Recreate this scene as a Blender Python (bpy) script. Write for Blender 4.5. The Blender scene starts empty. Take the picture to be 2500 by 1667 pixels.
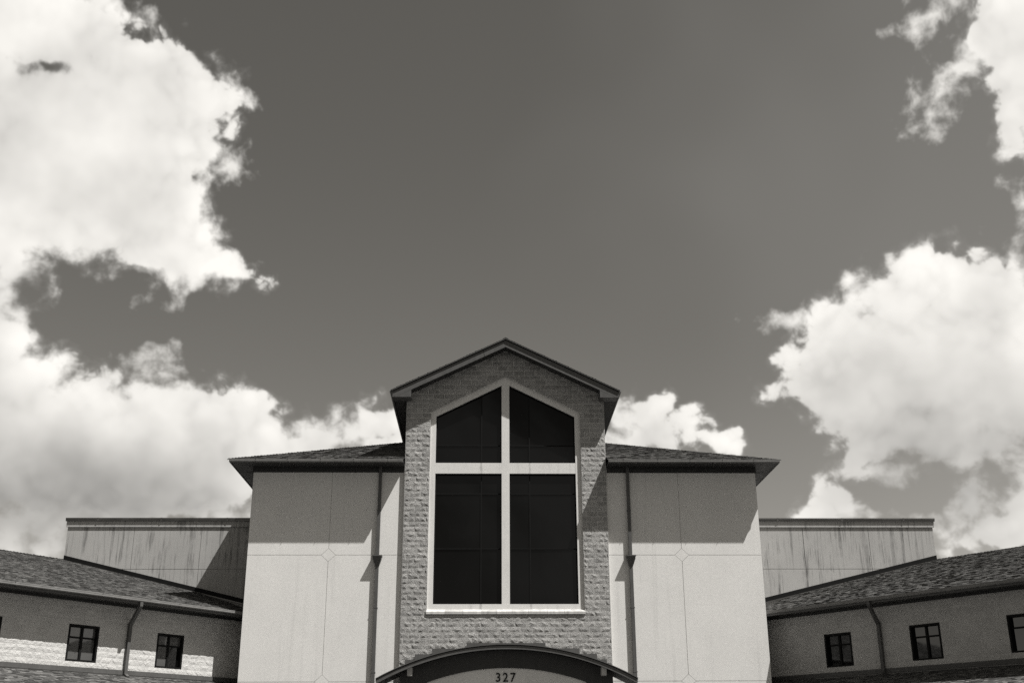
import bpy, math, random
import numpy as np
from mathutils import Matrix, Vector

random.seed(7)
scene = bpy.context.scene
C = scene.collection
R = math.radians
EYE = 1.6                                  # eye height above the paving

# ------------------------------------------------------------------ camera
def make_camera():
    pitch, yaw, roll = R(20.453), R(1.383), R(-0.243)
    F = Vector((math.sin(yaw) * math.cos(pitch), math.cos(yaw) * math.cos(pitch), math.sin(pitch)))
    r0 = Vector((math.cos(yaw), -math.sin(yaw), 0))
    u0 = r0.cross(F)
    r = r0 * math.cos(roll) + u0 * math.sin(roll)
    u = u0 * math.cos(roll) - r0 * math.sin(roll)
    m = Matrix(((r.x, u.x, -F.x, -0.733), (r.y, u.y, -F.y, 0.0), (r.z, u.z, -F.z, EYE), (0, 0, 0, 1)))
    cam = bpy.data.cameras.new('camera')
    cam.sensor_width = 36
    cam.lens = 39.82
    cam.clip_end = 6000
    o = bpy.data.objects.new('camera', cam)
    C.objects.link(o)
    o.matrix_world = m
    scene.camera = o
make_camera()

# ------------------------------------------------------------------ exposure
scene.view_settings.view_transform = 'Standard'
scene.view_settings.look = 'None'
scene.view_settings.gamma = 1
scene.view_settings.use_curve_mapping = False
scene.view_settings.exposure = 0.75
scene.cycles.use_denoising = False
scene.cycles.use_adaptive_sampling = True
scene.cycles.adaptive_threshold = 0.012
scene.cycles.max_bounces = 6

# ------------------------------------------------------------------ sun
SUN = Vector((0.49, -0.302, 1.0)).normalized()
sl = bpy.data.lights.new('sun', 'SUN')
sl.energy = 5.0
sl.angle = R(0.5)
sl.color = (1.0, 0.985, 0.955)
so = bpy.data.objects.new('sun', sl)
C.objects.link(so)
so.rotation_euler = (-SUN).to_track_quat('-Z', 'Y').to_euler()
so.location = (30, -20, 60)

# ------------------------------------------------------------------ sky: azimuth, elevation, radii, tilt (degrees) of the cloud masses
SOLID_CLOUDS = [
    (-25.5,32.3,4.69,2.83,15), (-21.8,28.4,5.32,4.94,11), (-19.3,31.7,3.37,2.38,-19), (-16.1,31.4,1.87,1.86,9), (-16.5,29.2,1.42,2.05,9),
    (-18.1,33.1,1.79,1.09,-24), (-24.8,26.0,4.36,3.93,12), (-19.4,25.9,4.22,2.86,-11), (-16.8,24.1,3.07,1.67,-18), (-14.0,23.3,1.98,0.81,-6),
    (-24.2,22.2,1.12,1.77,10), (-23.1,33.6,2.27,1.53,-6), (-22.8,24.3,3.86,1.41,10), (-24.4,18.6,1.76,2.61,8), (-24.4,19.5,0.83,1.5,9),
    (-22.9,16.9,2.46,2.02,-13), (-20.1,16.3,2.35,1.96,6), (-17.1,15.7,2.63,2.2,5), (-14.2,16.0,2.49,2.02,4), (-12.4,15.7,1.78,2.03,4),
    (-18.7,13.4,6.66,2.47,5), (-14.8,13.2,3.92,1.99,4), (-21.4,14.4,3.87,3.05,6), (-17.0,12.3,4.86,1.55,4), (-10.6,14.8,2.12,1.29,3),
    (-8.9,15.3,1.82,1.55,2), (-7.1,15.5,1.73,1.26,2), (-6.1,16.3,0.91,1.26,2), (-4.3,15.9,1.74,1.48,1), (-23.8,14.8,2.99,2.4,7),
    (7.2,16.4,1.19,1.09,-2), (9.0,16.6,1.19,1.13,-2), (10.5,16.0,1.18,1.08,-3), (12.0,15.0,1.48,0.75,-18), (8.2,15.4,2.58,1.09,-2),
    (16.7,18.4,1.54,1.28,-5), (17.3,17.6,1.63,1.27,-5), (18.0,20.1,1.12,1.27,-6), (19.0,19.4,2.4,2.11,-6), (19.1,20.3,1.8,1.9,-7),
    (21.4,21.2,1.95,2.08,-8), (23.3,21.7,1.91,2.06,-9), (25.8,20.6,2.21,2.33,-9), (23.0,17.7,4.67,3.09,-7), (26.2,16.6,3.23,3.63,-8),
    (19.6,17.4,2.96,2.52,-6), (18.0,16.5,1.91,1.69,-35), (18.6,15.7,1.7,1.47,-30), (19.5,14.7,1.68,1.36,-25), (16.2,17.7,1.34,0.68,15),
    (20.6,15.4,2.34,1.87,-6), (23.7,14.3,3.15,1.63,-6), (18.7,14.2,0.76,0.67,-5), (28.7,33.0,1.52,1.88,-16), (29.0,30.3,1.51,2.29,-5),
    (28.6,27.8,0.99,1.17,-14), (29.7,32.5,2.1,2.97,-16), (23.7,11.1,0.84,1.41,-5), (25.0,10.1,2.34,1.39,-5), (26.0,11.3,0.99,1.19,-5),
    (22.8,9.6,1.31,0.6,-4), (17.4,12.3,1.01,1.25,-4), (17.0,11.2,1.51,0.94,-3)]
CLOUD_GAPS = [
    (-24.4,31.5,1.68,0.5,14), (-20.4,34.1,0.96,0.31,-18), (-22.6,21.5,0.85,0.91,9), (17.1,17.2,0.45,0.25,25)]
CLOUD_WISPS = [
    (24.9,33.9,1.4,0.69,6), (24.6,30.0,1.42,0.95,38), (26.2,31.5,0.93,0.97,16), (27.2,31.9,0.92,1.15,-15), (28.1,24.7,0.45,0.79,18),
    (15.4,20.9,1.04,0.39,-5), (-14.4,28.3,1.03,0.67,37), (-15.9,22.4,1.95,0.59,17), (-17.3,18.4,1.21,0.76,6), (-21.1,10.7,4.23,0.9,4),
    (-21.9,9.6,2.81,0.79,4), (-23.4,12.2,0.73,0.79,5), (-22.7,9.9,1.1,0.79,4), (21.1,11.0,1.15,0.41,-4), (-14.3,31.6,0.45,0.29,8),
    (-16.7,23.1,2.04,0.84,7), (27.3,22.4,0.73,0.8,19), (-21.7,34.6,1.72,0.67,-7), (19.5,13.3,1.38,0.46,-25), (17.8,11.1,1.99,0.41,-3),
    (-14.4,11.8,3.71,0.73,-7)]

class NT:
    """small helper round a node tree"""
    def __init__(s, nt): s.nt = nt
    def n(s, kind, **kw):
        node = s.nt.nodes.new(kind)
        for k, v in kw.items(): setattr(node, k, v)
        return node
    def put(s, sock, v):
        if isinstance(v, bpy.types.NodeSocket): s.nt.links.new(v, sock)
        else: sock.default_value = v
    def math(s, op, a, b=None, c=None, clamp=False):
        m = s.n('ShaderNodeMath', operation=op, use_clamp=clamp)
        s.put(m.inputs[0], a)
        if b is not None: s.put(m.inputs[1], b)
        if c is not None: s.put(m.inputs[2], c)
        return m.outputs[0]
    def vmath(s, op, a, b=None, scale=None):
        m = s.n('ShaderNodeVectorMath', operation=op)
        s.put(m.inputs[0], a)
        if b is not None: s.put(m.inputs[1], b)
        if scale is not None: s.put(m.inputs['Scale'], scale)
        return m.outputs['Value'] if op in ('LENGTH', 'DOT_PRODUCT', 'DISTANCE') else m.outputs[0]
    def noise(s, vec, scale, detail=2, rough=0.5, dist=0.0, out='Fac'):
        t = s.n('ShaderNodeTexNoise')
        s.put(t.inputs['Vector'], vec)
        s.put(t.inputs['Scale'], scale)
        s.put(t.inputs['Detail'], detail)
        s.put(t.inputs['Roughness'], rough)
        s.put(t.inputs['Distortion'], dist)
        return t.outputs[out] if out in t.outputs else t.outputs[0]
    def step(s, v, a, b, lo=0.0, hi=1.0):
        m = s.n('ShaderNodeMapRange', interpolation_type='SMOOTHSTEP')
        s.put(m.inputs[0], v)
        for k, x in zip((1, 2, 3, 4), (a, b, lo, hi)): s.put(m.inputs[k], x)
        return m.outputs[0]
    def lin(s, v, a, b, lo=0.0, hi=1.0):
        m = s.n('ShaderNodeMapRange')
        s.put(m.inputs[0], v)
        for k, x in zip((1, 2, 3, 4), (a, b, lo, hi)): s.put(m.inputs[k], x)
        return m.outputs[0]
    def mix(s, f, a, b):
        m = s.n('ShaderNodeMix', data_type='RGBA')
        s.put(m.inputs[0], f); s.put(m.inputs[6], a); s.put(m.inputs[7], b)
        return m.outputs[2]
    def mixf(s, f, a, b):
        m = s.n('ShaderNodeMix', data_type='FLOAT')
        s.put(m.inputs[0], f); s.put(m.inputs[2], a); s.put(m.inputs[3], b)
        return m.outputs[0]

# ---- cloud field, worked out once on a grid of sky directions (degrees)
AZ0, AZ1, EL0, EL1, PPD = -36.0, 40.0, -4.0, 42.0, 23

def lattice(rng, n=256):
    a = rng.random((n, n)) * 2 * np.pi
    return np.cos(a).astype(np.float32), np.sin(a).astype(np.float32)

def perlin(gx, gy, x, y):
    xi = np.floor(x); yi = np.floor(y)
    fx = (x - xi).astype(np.float32); fy = (y - yi).astype(np.float32)
    xi = xi.astype(np.int32) & 255; yi = yi.astype(np.int32) & 255
    x1 = (xi + 1) & 255; y1 = (yi + 1) & 255
    u = fx * fx * fx * (fx * (fx * 6 - 15) + 10); v = fy * fy * fy * (fy * (fy * 6 - 15) + 10)
    a = gx[yi, xi] * fx + gy[yi, xi] * fy
    b = gx[yi, x1] * (fx - 1) + gy[yi, x1] * fy
    c = gx[y1, xi] * fx + gy[y1, xi] * (fy - 1)
    d = gx[y1, x1] * (fx - 1) + gy[y1, x1] * (fy - 1)
    a += (b - a) * u; c += (d - c) * u
    return a + (c - a) * v

def fbm(L, x, y, f, octs, gain=0.5, billow=False):
    out = np.zeros_like(x); amp = 1.0
    for k in range(octs):
        n = perlin(*L, x * f + 17.3 * k, y * f + 9.1 * k)
        out += amp * (np.abs(n) * 2 - 0.5 if billow else n * 1.5)
        amp *= gain; f *= 2.03
    return out

def sstep(x, a, b):
    t = np.clip((x - a) / (b - a), 0, 1)
    return t * t * (3 - 2 * t)

def blur(a, r):
    """two passes of a box of radius r each way"""
    for _ in range(2):
        for ax in (0, 1):
            p = np.pad(a, [(r + 1, r) if k == ax else (0, 0) for k in (0, 1)], mode='edge')
            c = np.cumsum(p, axis=ax, dtype=np.float64)
            n = a.shape[ax]
            a = ((np.take(c, range(2 * r + 1, 2 * r + 1 + n), ax) - np.take(c, range(0, n), ax)) / (2 * r + 1)).astype(np.float32)
    return a

def masses(x, y, blobs, k):
    """signed distance in degrees, positive inside, to a soft union of ellipses"""
    acc = np.full(x.shape, -6.0, np.float32)
    for az, el, r1, r2, rot in blobs:
        ca, sa = math.cos(R(rot)), math.sin(R(rot))
        sx = math.cos(R(el))
        dx = (x - az) * sx; dy = y - el
        q = np.sqrt(((dx * ca + dy * sa) / r1) ** 2 + ((dy * ca - dx * sa) / r2) ** 2)
        sd = (1 - q) * math.sqrt(r1 * r2)
        h = np.maximum(k - np.abs(acc - sd), 0) / k
        acc = np.maximum(acc, sd) + h * h * k * 0.25
    return acc

def cloud_field():
    rng = np.random.default_rng(11)
    L = [lattice(rng) for _ in range(6)]
    w, h = int((AZ1 - AZ0) * PPD), int((EL1 - EL0) * PPD)
    az, el = np.meshgrid(np.linspace(AZ0, AZ1, w, dtype=np.float32), np.linspace(EL0, EL1, h, dtype=np.float32))
    x, y = az * 0.93, el
    wx = fbm(L[0], x, y, 0.42, 4) * 0.50; wy = fbm(L[1], x, y, 0.42, 4) * 0.45
    s = masses(az + wx, el + wy, SOLID_CLOUDS, 1.0)
    # scattered cloud beyond the masses listed above
    far = fbm(L[5], x, y, 0.09, 3) * 5 - 0.9
    own = np.maximum(np.abs(az - 1.5) / 30.5, np.abs(el - 18) / 19.5)
    s = np.maximum(s, far - 9 * sstep(own, 1.12, 0.98))
    gp = masses(az + wx, el + wy, CLOUD_GAPS, 0.4)
    puff = fbm(L[2], x + wx * 0.4, y + wy * 0.4, 0.50, 6, 0.50, True)
    frac = fbm(L[3], x + wx * 0.3, y + wy * 0.3, 0.8, 7, 0.55)
    s = s - sstep(gp + 0.55 * frac, -0.7, 1.0) * (s + 0.12)
    fray = sstep(fbm(L[4], x, y, 0.17, 2), -0.10, 0.30)
    d = s + (puff + 0.12) * (0.85 - 0.40 * fray) + frac * (0.12 + 0.45 * fray)
    a = 0.70 * sstep(d, -0.12, 0.32 + 0.65 * fray) + 0.30 * sstep(d, -0.50, 1.1)
    ws = masses(az + wx * 0.8, el + wy * 0.8, CLOUD_WISPS, 0.5)
    wf = fbm(L[1], x + wx * 0.35, y + wy * 0.35, 0.65, 7, 0.55)
    aw = sstep(ws + wf * 0.95, -0.35, 1.35) * 0.80
    a = a + aw * (1 - a)
    # a thin veil of haze, thicker towards the sunny side and the horizon
    veil = 0.012 + 0.125 * sstep(az + 7 * fbm(L[5], x, y, 0.06, 3), 3.0, 27.0) + 0.08 * sstep(el, 18.0, 5.0)
    # light from the upper right: cloud lying between a point and the sun darkens it
    thick = blur(np.clip(s + 0.7 * puff, 0, 2.6), int(0.35 * PPD))
    depth = np.zeros_like(d)
    for k in range(1, 15):
        sx, sy = int(round(k * 0.10 * PPD)), int(round(k * 0.27 * PPD))
        sh = np.zeros_like(d)
        sh[:h - sy, :w - sx] = thick[sy:, sx:]
        depth += sh
    lit = np.exp(-blur(depth, int(0.5 * PPD)) * 0.070)
    lump = blur(puff, int(0.12 * PPD))
    amb = 0.42 + 0.46 * sstep(el, 10.0, 25.0)
    v = amb + (1.08 - amb) * lit + 0.12 * lump * sstep(d, 2.8, 0.3) + 0.17 * fbm(L[0], x, y, 0.20, 4)
    v = v + 0.08 * sstep(d, 0.9, 0.2)
    v = (v * a + 0.6 * veil * (1 - a)) / (a + veil * (1 - a))
    a = a + veil * (1 - a)
    return a, np.clip(v, 0.3, 1.12), w, h

def field_image(name, a, v, w, h):
    px = np.zeros((h, w, 4), np.float32)
    px[..., 0] = a; px[..., 1] = v; px[..., 3] = 1
    im = bpy.data.images.new(name, w, h, float_buffer=True)
    im.colorspace_settings.name = 'Non-Color'
    im.pixels.foreach_set(px.ravel())
    im.update()
    return im

def make_world():
    w = bpy.data.worlds.new('World')
    scene.world = w
    w.use_nodes = True
    nt = w.node_tree
    nt.nodes.clear()
    T = NT(nt)
    gen = T.n('ShaderNodeTexCoord').outputs['Generated']
    sky = T.n('ShaderNodeTexSky', sky_type='NISHITA')
    sky.sun_disc = False
    sky.sun_elevation = math.asin(SUN.z)
    sky.sun_rotation = math.atan2(SUN.x, SUN.y)
    sky.air_density = 1.5
    sky.dust_density = 0.9
    sky.ozone_density = 1.0
    # black and white film behind an orange filter: red light counts, blue hardly
    sep = T.n('ShaderNodeSeparateColor')
    T.put(sep.inputs[0], sky.outputs[0])
    grey = T.math('SUBTRACT', T.math('MULTIPLY', sep.outputs[0], 1.6), T.math('MULTIPLY', sep.outputs[2], 0.2))
    clear = T.math('MULTIPLY', grey, SKY_GAIN)
    # azimuth and elevation of this direction, in degrees
    xyz = T.n('ShaderNodeSeparateXYZ')
    T.put(xyz.inputs[0], gen)
    az = T.math('MULTIPLY', T.math('ARCTAN2', xyz.outputs[0], xyz.outputs[1]), 180 / math.pi)
    el = T.math('MULTIPLY', T.math('ARCSINE', xyz.outputs[2]), 180 / math.pi)
    a, v, fw, fh = cloud_field()
    cmb = T.n('ShaderNodeCombineXYZ')
    T.put(cmb.inputs[0], T.lin(az, AZ0, AZ1)); T.put(cmb.inputs[1], T.lin(el, EL0, EL1))
    tex = T.n('ShaderNodeTexImage', interpolation='Cubic', extension='EXTEND')
    tex.image = field_image('cloud_field', a, v, fw, fh)
    T.put(tex.inputs[0], cmb.outputs[0])
    s2 = T.n('ShaderNodeSeparateColor')
    T.put(s2.inputs[0], tex.outputs[0])
    inside = T.math('MULTIPLY',
                    T.math('MULTIPLY', T.step(az, AZ0, AZ0 + 5), T.step(az, AZ1, AZ1 - 5)),
                    T.step(el, EL1, EL1 - 6))
    # round the rest of the sky the same kind of scattered cloud goes on
    fb = T.noise(gen, 3.4, 6, 0.55, 0.4)
    a2 = T.math('MULTIPLY', T.step(fb, 0.56, 0.68), T.step(xyz.outputs[2], -0.02, 0.03))
    v2 = T.lin(T.noise(gen, 5.0, 3, 0.5), 0.3, 0.7, 0.6, 1.0)
    alpha = T.mixf(inside, a2, s2.outputs[0])
    val = T.mixf(inside, v2, s2.outputs[1])
    col = T.mix(alpha, T.vmath('SCALE', (1.0, 0.953, 0.862), scale=clear),
                T.vmath('SCALE', (1.0, 0.973, 0.92), scale=T.math('MULTIPLY', val, CLOUD_LIGHT)))
    bg = T.n('ShaderNodeBackground')
    T.put(bg.inputs[0], col)
    bg.inputs[1].default_value = 0.1
    o = T.n('ShaderNodeOutputWorld')
    nt.links.new(bg.outputs[0], o.inputs[0])
    w.cycles.sampling_method = 'MANUAL'
    w.cycles.sample_map_resolution = 512
SKY_GAIN = 0.385
CLOUD_LIGHT = 5.5
make_world()

# ------------------------------------------------------------------ materials (greys of a toned black and white print)
def tone(g, w=1.0):
    return (g, g * (1 - 0.015 * w), g * (1 - 0.045 * w), 1)

def material(name, build):
    m = bpy.data.materials.new(name)
    m.use_nodes = True
    nt = m.node_tree
    b = nt.nodes['Principled BSDF']
    b.inputs['Roughness'].default_value = 0.8
    b.inputs['Specular IOR Level'].default_value = 0.25
    build(NT(nt), b)
    return m

def world_pos(T):
    return T.n('ShaderNodeNewGeometry').outputs['Position']

def grey_out(T, b, val):
    T.put(b.inputs['Base Color'], T.vmath('SCALE', (1.0, 0.984, 0.953), scale=val))

def bump_in(T, b, h, strength, dist):
    bp = T.n('ShaderNodeBump')
    bp.inputs['Strength'].default_value = strength
    bp.inputs['Distance'].default_value = dist
    T.put(bp.inputs['Height'], h)
    T.put(b.inputs['Normal'], bp.outputs[0])

def stucco(level):
    def f(T, b):
        p = world_pos(T)
        n1 = T.noise(p, 0.8, 4, 0.6); n2 = T.noise(p, 9, 5, 0.6); n3 = T.noise(p, 55, 4, 0.7)
        v = T.math('ADD', T.math('MULTIPLY', T.math('SUBTRACT', n1, 0.5), 0.10), T.math('MULTIPLY', T.math('SUBTRACT', n2, 0.5), 0.10))
        v = T.math('ADD', v, T.math('MULTIPLY', T.math('SUBTRACT', n3, 0.5), 0.16))
        # faint rain wash
        mp = T.n('ShaderNodeMapping'); T.put(mp.inputs[0], p); mp.inputs['Scale'].default_value = (5, 5, 0.18)
        wash = T.step(T.noise(mp.outputs[0], 1.0, 4, 0.6), 0.52, 0.75)
        v = T.math('SUBTRACT', T.math('ADD', v, level), T.math('MULTIPLY', wash, 0.05))
        grey_out(T, b, v)
        b.inputs['Roughness'].default_value = 0.92
        bump_in(T, b, T.noise(p, 70, 3, 0.7), 0.35, 0.006)
    return f

def surround_paint(T, b):
    """stucco surround with dirty runs below the glazing bars"""
    stucco(0.58)(T, b)
    base = b.inputs['Base Color'].links[0].from_socket
    p = world_pos(T)
    s = T.n('ShaderNodeSeparateXYZ'); T.put(s.inputs[0], p)
    off = T.math('ABSOLUTE', T.math('SUBTRACT', T.math('ABSOLUTE', s.outputs[0]), 0.9))
    off = T.math('ADD', off, T.math('MULTIPLY', T.math('SUBTRACT', T.noise(p, 9, 3, 0.6), 0.5), 0.12))
    run = T.math('MULTIPLY', T.step(off, 0.07, 0.0), T.step(s.outputs[2], 12.6, 12.5))
    mp = T.n('ShaderNodeMapping'); T.put(mp.inputs[0], p); mp.inputs['Scale'].default_value = (8, 8, 0.7)
    drip = T.step(T.noise(mp.outputs[0], 1.0, 4, 0.6), 0.56, 0.72)
    k = T.math('SUBTRACT', 1.0, T.math('ADD', T.math('MULTIPLY', run, 0.30), T.math('MULTIPLY', drip, 0.10)))
    T.put(b.inputs['Base Color'], T.vmath('SCALE', base, scale=k))

def stained(T, b):
    """old stucco of the hall: dark runs of dirt down the wall"""
    p = world_pos(T)
    n1 = T.noise(p, 0.6, 4, 0.6); n3 = T.noise(p, 45, 4, 0.7)
    mp = T.n('ShaderNodeMapping'); T.put(mp.inputs[0], p); mp.inputs['Scale'].default_value = (7.5, 7.5, 0.42)
    run = T.noise(mp.outputs[0], 1.0, 3, 0.55, 0.15)
    mq = T.n('ShaderNodeMapping'); T.put(mq.inputs[0], p); mq.inputs['Scale'].default_value = (17, 17, 0.5)
    run2 = T.noise(mq.outputs[0], 1.0, 3, 0.6, 0.1)
    brk = T.noise(p, 1.1, 3, 0.6)
    dirt = T.math('MULTIPLY', T.step(run, 0.50, 0.68), T.step(brk, 0.30, 0.60))
    dirt2 = T.math('MULTIPLY', T.step(run2, 0.52, 0.70), T.step(T.noise(p, 2.3, 3, 0.6), 0.40, 0.60))
    sep = T.n('ShaderNodeSeparateXYZ'); T.put(sep.inputs[0], p)
    v = T.math('ADD', 0.325, T.math('MULTIPLY', T.math('SUBTRACT', n1, 0.5), 0.12))
    v = T.math('ADD', v, T.math('MULTIPLY', T.math('SUBTRACT', n3, 0.5), 0.14))
    v = T.math('MULTIPLY', v, T.math('SUBTRACT', 1.0, T.math('ADD', T.math('MULTIPLY', dirt, 0.46), T.math('MULTIPLY', dirt2, 0.42))))
    grey_out(T, b, v)
    b.inputs['Roughness'].default_value = 0.92
    bump_in(T, b, T.noise(p, 60, 3, 0.7), 0.3, 0.006)

def splitface(level, spread, rough):
    def f(T, b):
        p = world_pos(T)
        r = T.math('FRACT', T.math('ADD', T.n('ShaderNodeObjectInfo').outputs['Random'], T.n('ShaderNodeNewGeometry').outputs['Random Per Island']))
        n1 = T.noise(p, 26, 6, 0.7); n2 = T.noise(p, 2.0, 3, 0.5); n3 = T.noise(p, 110, 3, 0.7)
        v = T.math('ADD', level, T.math('MULTIPLY', T.math('SUBTRACT', r, 0.5), spread))
        v = T.math('ADD', v, T.math('MULTIPLY', T.math('SUBTRACT', n1, 0.5), level * 0.45))
        v = T.math('ADD', v, T.math('MULTIPLY', T.math('SUBTRACT', n2, 0.5), level * 0.2))
        v = T.math('ADD', v, T.math('MULTIPLY', T.math('SUBTRACT', n3, 0.5), level * 0.5))
        grey_out(T, b, v)
        b.inputs['Roughness'].default_value = 0.95
        bump_in(T, b, T.noise(p, 19, 7, 0.78, 0.4), rough, 0.075)
    return f

def mortar(T, b):
    p = world_pos(T)
    grey_out(T, b, T.lin(T.noise(p, 20, 4, 0.6), 0.3, 0.7, 0.44, 0.55))
    b.inputs['Roughness'].default_value = 0.95

def paint(level, rough=0.45, var=0.25):
    def f(T, b):
        p = world_pos(T)
        n = T.noise(p, 2.2, 5, 0.65)
        mp = T.n('ShaderNodeMapping'); T.put(mp.inputs[0], p); mp.inputs['Scale'].default_value = (9, 9, 0.8)
        n2 = T.noise(mp.outputs[0], 1.0, 4, 0.6)
        v = T.math('MULTIPLY', level, T.math('ADD', 1.0, T.math('MULTIPLY', T.math('SUBTRACT', T.math('ADD', n, n2), 1.0), var * 2)))
        grey_out(T, b, v)
        T.put(b.inputs['Roughness'], T.lin(n, 0.3, 0.7, rough - 0.08, rough + 0.12))
        b.inputs['Specular IOR Level'].default_value = 0.3 if level > 0.02 else 0.1
        bump_in(T, b, T.noise(p, 3.5, 3, 0.5), 0.06, 0.02)
    return f

def shingle(T, b):
    p = world_pos(T)
    g = T.n('ShaderNodeNewGeometry')
    r = g.outputs['Random Per Island']
    n1 = T.noise(p, 0.7, 4, 0.6); n2 = T.noise(p, 60, 4, 0.75)
    v = T.math('ADD', 0.050, T.math('MULTIPLY', T.math('POWER', r, 1.7), 0.105))
    v = T.math('MULTIPLY', v, T.lin(n1, 0.3, 0.7, 0.88, 1.12))
    v = T.math('MULTIPLY', v, T.lin(n2, 0.3, 0.7, 0.55, 1.45))
    grey_out(T, b, v)
    b.inputs['Roughness'].default_value = 0.95
    b.inputs['Specular IOR Level'].default_value = 0.1
    bump_in(T, b, n2, 0.5, 0.004)

def glass(T, b):
    p = world_pos(T)
    b.inputs['Base Color'].default_value = tone(0.003)
    b.inputs['Roughness'].default_value = 0.03
    b.inputs['IOR'].default_value = 1.25
    b.inputs['Specular IOR Level'].default_value = 0.5
    bump_in(T, b, T.noise(p, 1.3, 2, 0.5), 0.05, 0.02)

def coated_glass(T, b):
    glass(T, b)
    b.inputs['IOR'].default_value = 1.9

def blind_glass(T, b):
    """glazing with a pale blind close behind it"""
    coated_glass(T, b)
    b.inputs['Base Color'].default_value = tone(0.08)

def stone(T, b):
    p = world_pos(T)
    r = T.n('ShaderNodeObjectInfo').outputs['Random']
    mp = T.n('ShaderNodeMapping'); T.put(mp.inputs[0], p); mp.inputs['Scale'].default_value = (6, 6, 1.5)
    n = T.noise(mp.outputs[0], 1.0, 5, 0.65)
    v = T.math('ADD', T.lin(n, 0.3, 0.72, 0.54, 0.30), T.math('MULTIPLY', T.math('SUBTRACT', r, 0.5), 0.16))
    grey_out(T, b, v)

def bare_metal(T, b):
    p = world_pos(T)
    n = T.noise(p, 1.6, 5, 0.6)
    grey_out(T, b, T.lin(n, 0.3, 0.7, 0.09, 0.15))
    b.inputs['Metallic'].default_value = 0.75
    T.put(b.inputs['Roughness'], T.lin(n, 0.3, 0.7, 0.25, 0.45))
    bump_in(T, b, T.noise(p, 2.5, 2, 0.5), 0.12, 0.03)

def concrete(T, b):
    p = world_pos(T)
    n = T.noise(p, 0.6, 5, 0.6)
    grey_out(T, b, T.lin(n, 0.3, 0.7, 0.16, 0.22))

def paving(T, b):
    p = world_pos(T)
    n = T.noise(p, 0.05, 5, 0.6); n2 = T.noise(p, 14, 4, 0.7)
    v = T.math('ADD', T.lin(n, 0.35, 0.65, 0.025, 0.04), T.math('MULTIPLY', T.math('SUBTRACT', n2, 0.5), 0.02))
    grey_out(T, b, v)

M = dict(
    stucco=material('stucco', stucco(0.60)), hall=material('stained_stucco', stained),
    block=material('split_face_block', splitface(0.325, 0.11, 1.0)), pale_block=material('pale_split_face_block', splitface(0.47, 0.05, 0.6)),
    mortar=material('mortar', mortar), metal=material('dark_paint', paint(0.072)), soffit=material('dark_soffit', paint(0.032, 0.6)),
    shingle=material('shingle', shingle), glass=material('window_glass', glass), coated=material('coated_window_glass', coated_glass), blind=material('glass_over_blind', blind_glass),
    frame=material('window_frame_paint', paint(0.007, 0.6)), gutter=material('gutter_paint', paint(0.17)), stone=material('cast_stone', stone),
    coping=material('coping_metal', bare_metal), paving=material('paving', paving), concrete=material('concrete', concrete), pale_mortar=material('pale_mortar', stucco(0.44)),
    letter=material('black_number', paint(0.012, 0.4)), trim=material('window_surround', surround_paint))

# ------------------------------------------------------------------ mesh helpers
def thing(name, loc, label, cat, group=None):
    o = bpy.data.objects.new(name, None)
    o.empty_display_size = 0.5
    C.objects.link(o)
    o.location = loc
    o['label'] = label; o['category'] = cat
    if group: o['group'] = group
    return o

def base_of(o):
    v = Vector((0, 0, 0))
    while o is not None:
        v += o.location; o = o.parent
    return v

class MB:
    """collects geometry in world coordinates; build() links it as one mesh object"""
    def __init__(s): s.v = []; s.f = []
    def add(s, verts, faces):
        n = len(s.v)
        s.v += [tuple(p) for p in verts]
        s.f += [tuple(i + n for i in f) for f in faces]
        return s
    def prism(s, poly, fr, y0, y1):
        """polygon of (x, z) in frame fr, from depth y0 (front) to y1 (back)"""
        k = len(poly)
        vs = [fr(x, y0, z) for x, z in poly] + [fr(x, y1, z) for x, z in poly]
        fs = [tuple(range(k)), tuple(range(2 * k - 1, k - 1, -1))]
        fs += [(i, i + k, (i + 1) % k + k, (i + 1) % k) for i in range(k)]
        return s.add(vs, fs)
    def box(s, x0, x1, y0, y1, z0, z1, fr=None):
        return s.prism([(x0, z0), (x1, z0), (x1, z1), (x0, z1)], fr or WORLD, y0, y1)
    def sweep(s, pts, w, d, side):
        """rectangular tube w x d along pts; side = direction of its width"""
        side = Vector(side).normalized()
        ring = []
        for i, p in enumerate(pts):
            p = Vector(p)
            a = (p - Vector(pts[i - 1])).normalized() if i else None
            c = (Vector(pts[i + 1]) - p).normalized() if i < len(pts) - 1 else None
            t = (a + c).normalized() if a and c else (a or c)
            up = side.cross(t).normalized()
            if a and c: up = up / max(0.5, (side.cross(a).normalized()).dot(up))
            ring.append([p + side * w / 2 + up * d / 2, p - side * w / 2 + up * d / 2, p - side * w / 2 - up * d / 2, p + side * w / 2 - up * d / 2])
        vs = [q for r in ring for q in r]
        fs = [(3, 2, 1, 0)]
        for i in range(len(pts) - 1):
            o = 4 * i
            fs += [(o + k, o + (k + 1) % 4, o + 4 + (k + 1) % 4, o + 4 + k) for k in range(4)]
        o = 4 * (len(pts) - 1)
        fs.append((o, o + 1, o + 2, o + 3))
        return s.add(vs, fs)
    def build(s, name, mat, parent=None, label=None, kind=None, cat=None, fix=True):
        b = base_of(parent)
        me = bpy.data.meshes.new(name)
        me.from_pydata([(x - b.x, y - b.y, z - b.z) for x, y, z in s.v], [], s.f)
        me.update()
        if fix:
            import bmesh
            bm = bmesh.new(); bm.from_mesh(me)
            bmesh.ops.recalc_face_normals(bm, faces=bm.faces)
            bm.to_mesh(me); bm.free()
        me.materials.append(mat)
        o = bpy.data.objects.new(name, me)
        C.objects.link(o)
        if parent: o.parent = parent
        if label: o['label'] = label
        if cat: o['category'] = cat
        if kind: o['kind'] = kind
        return o

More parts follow.
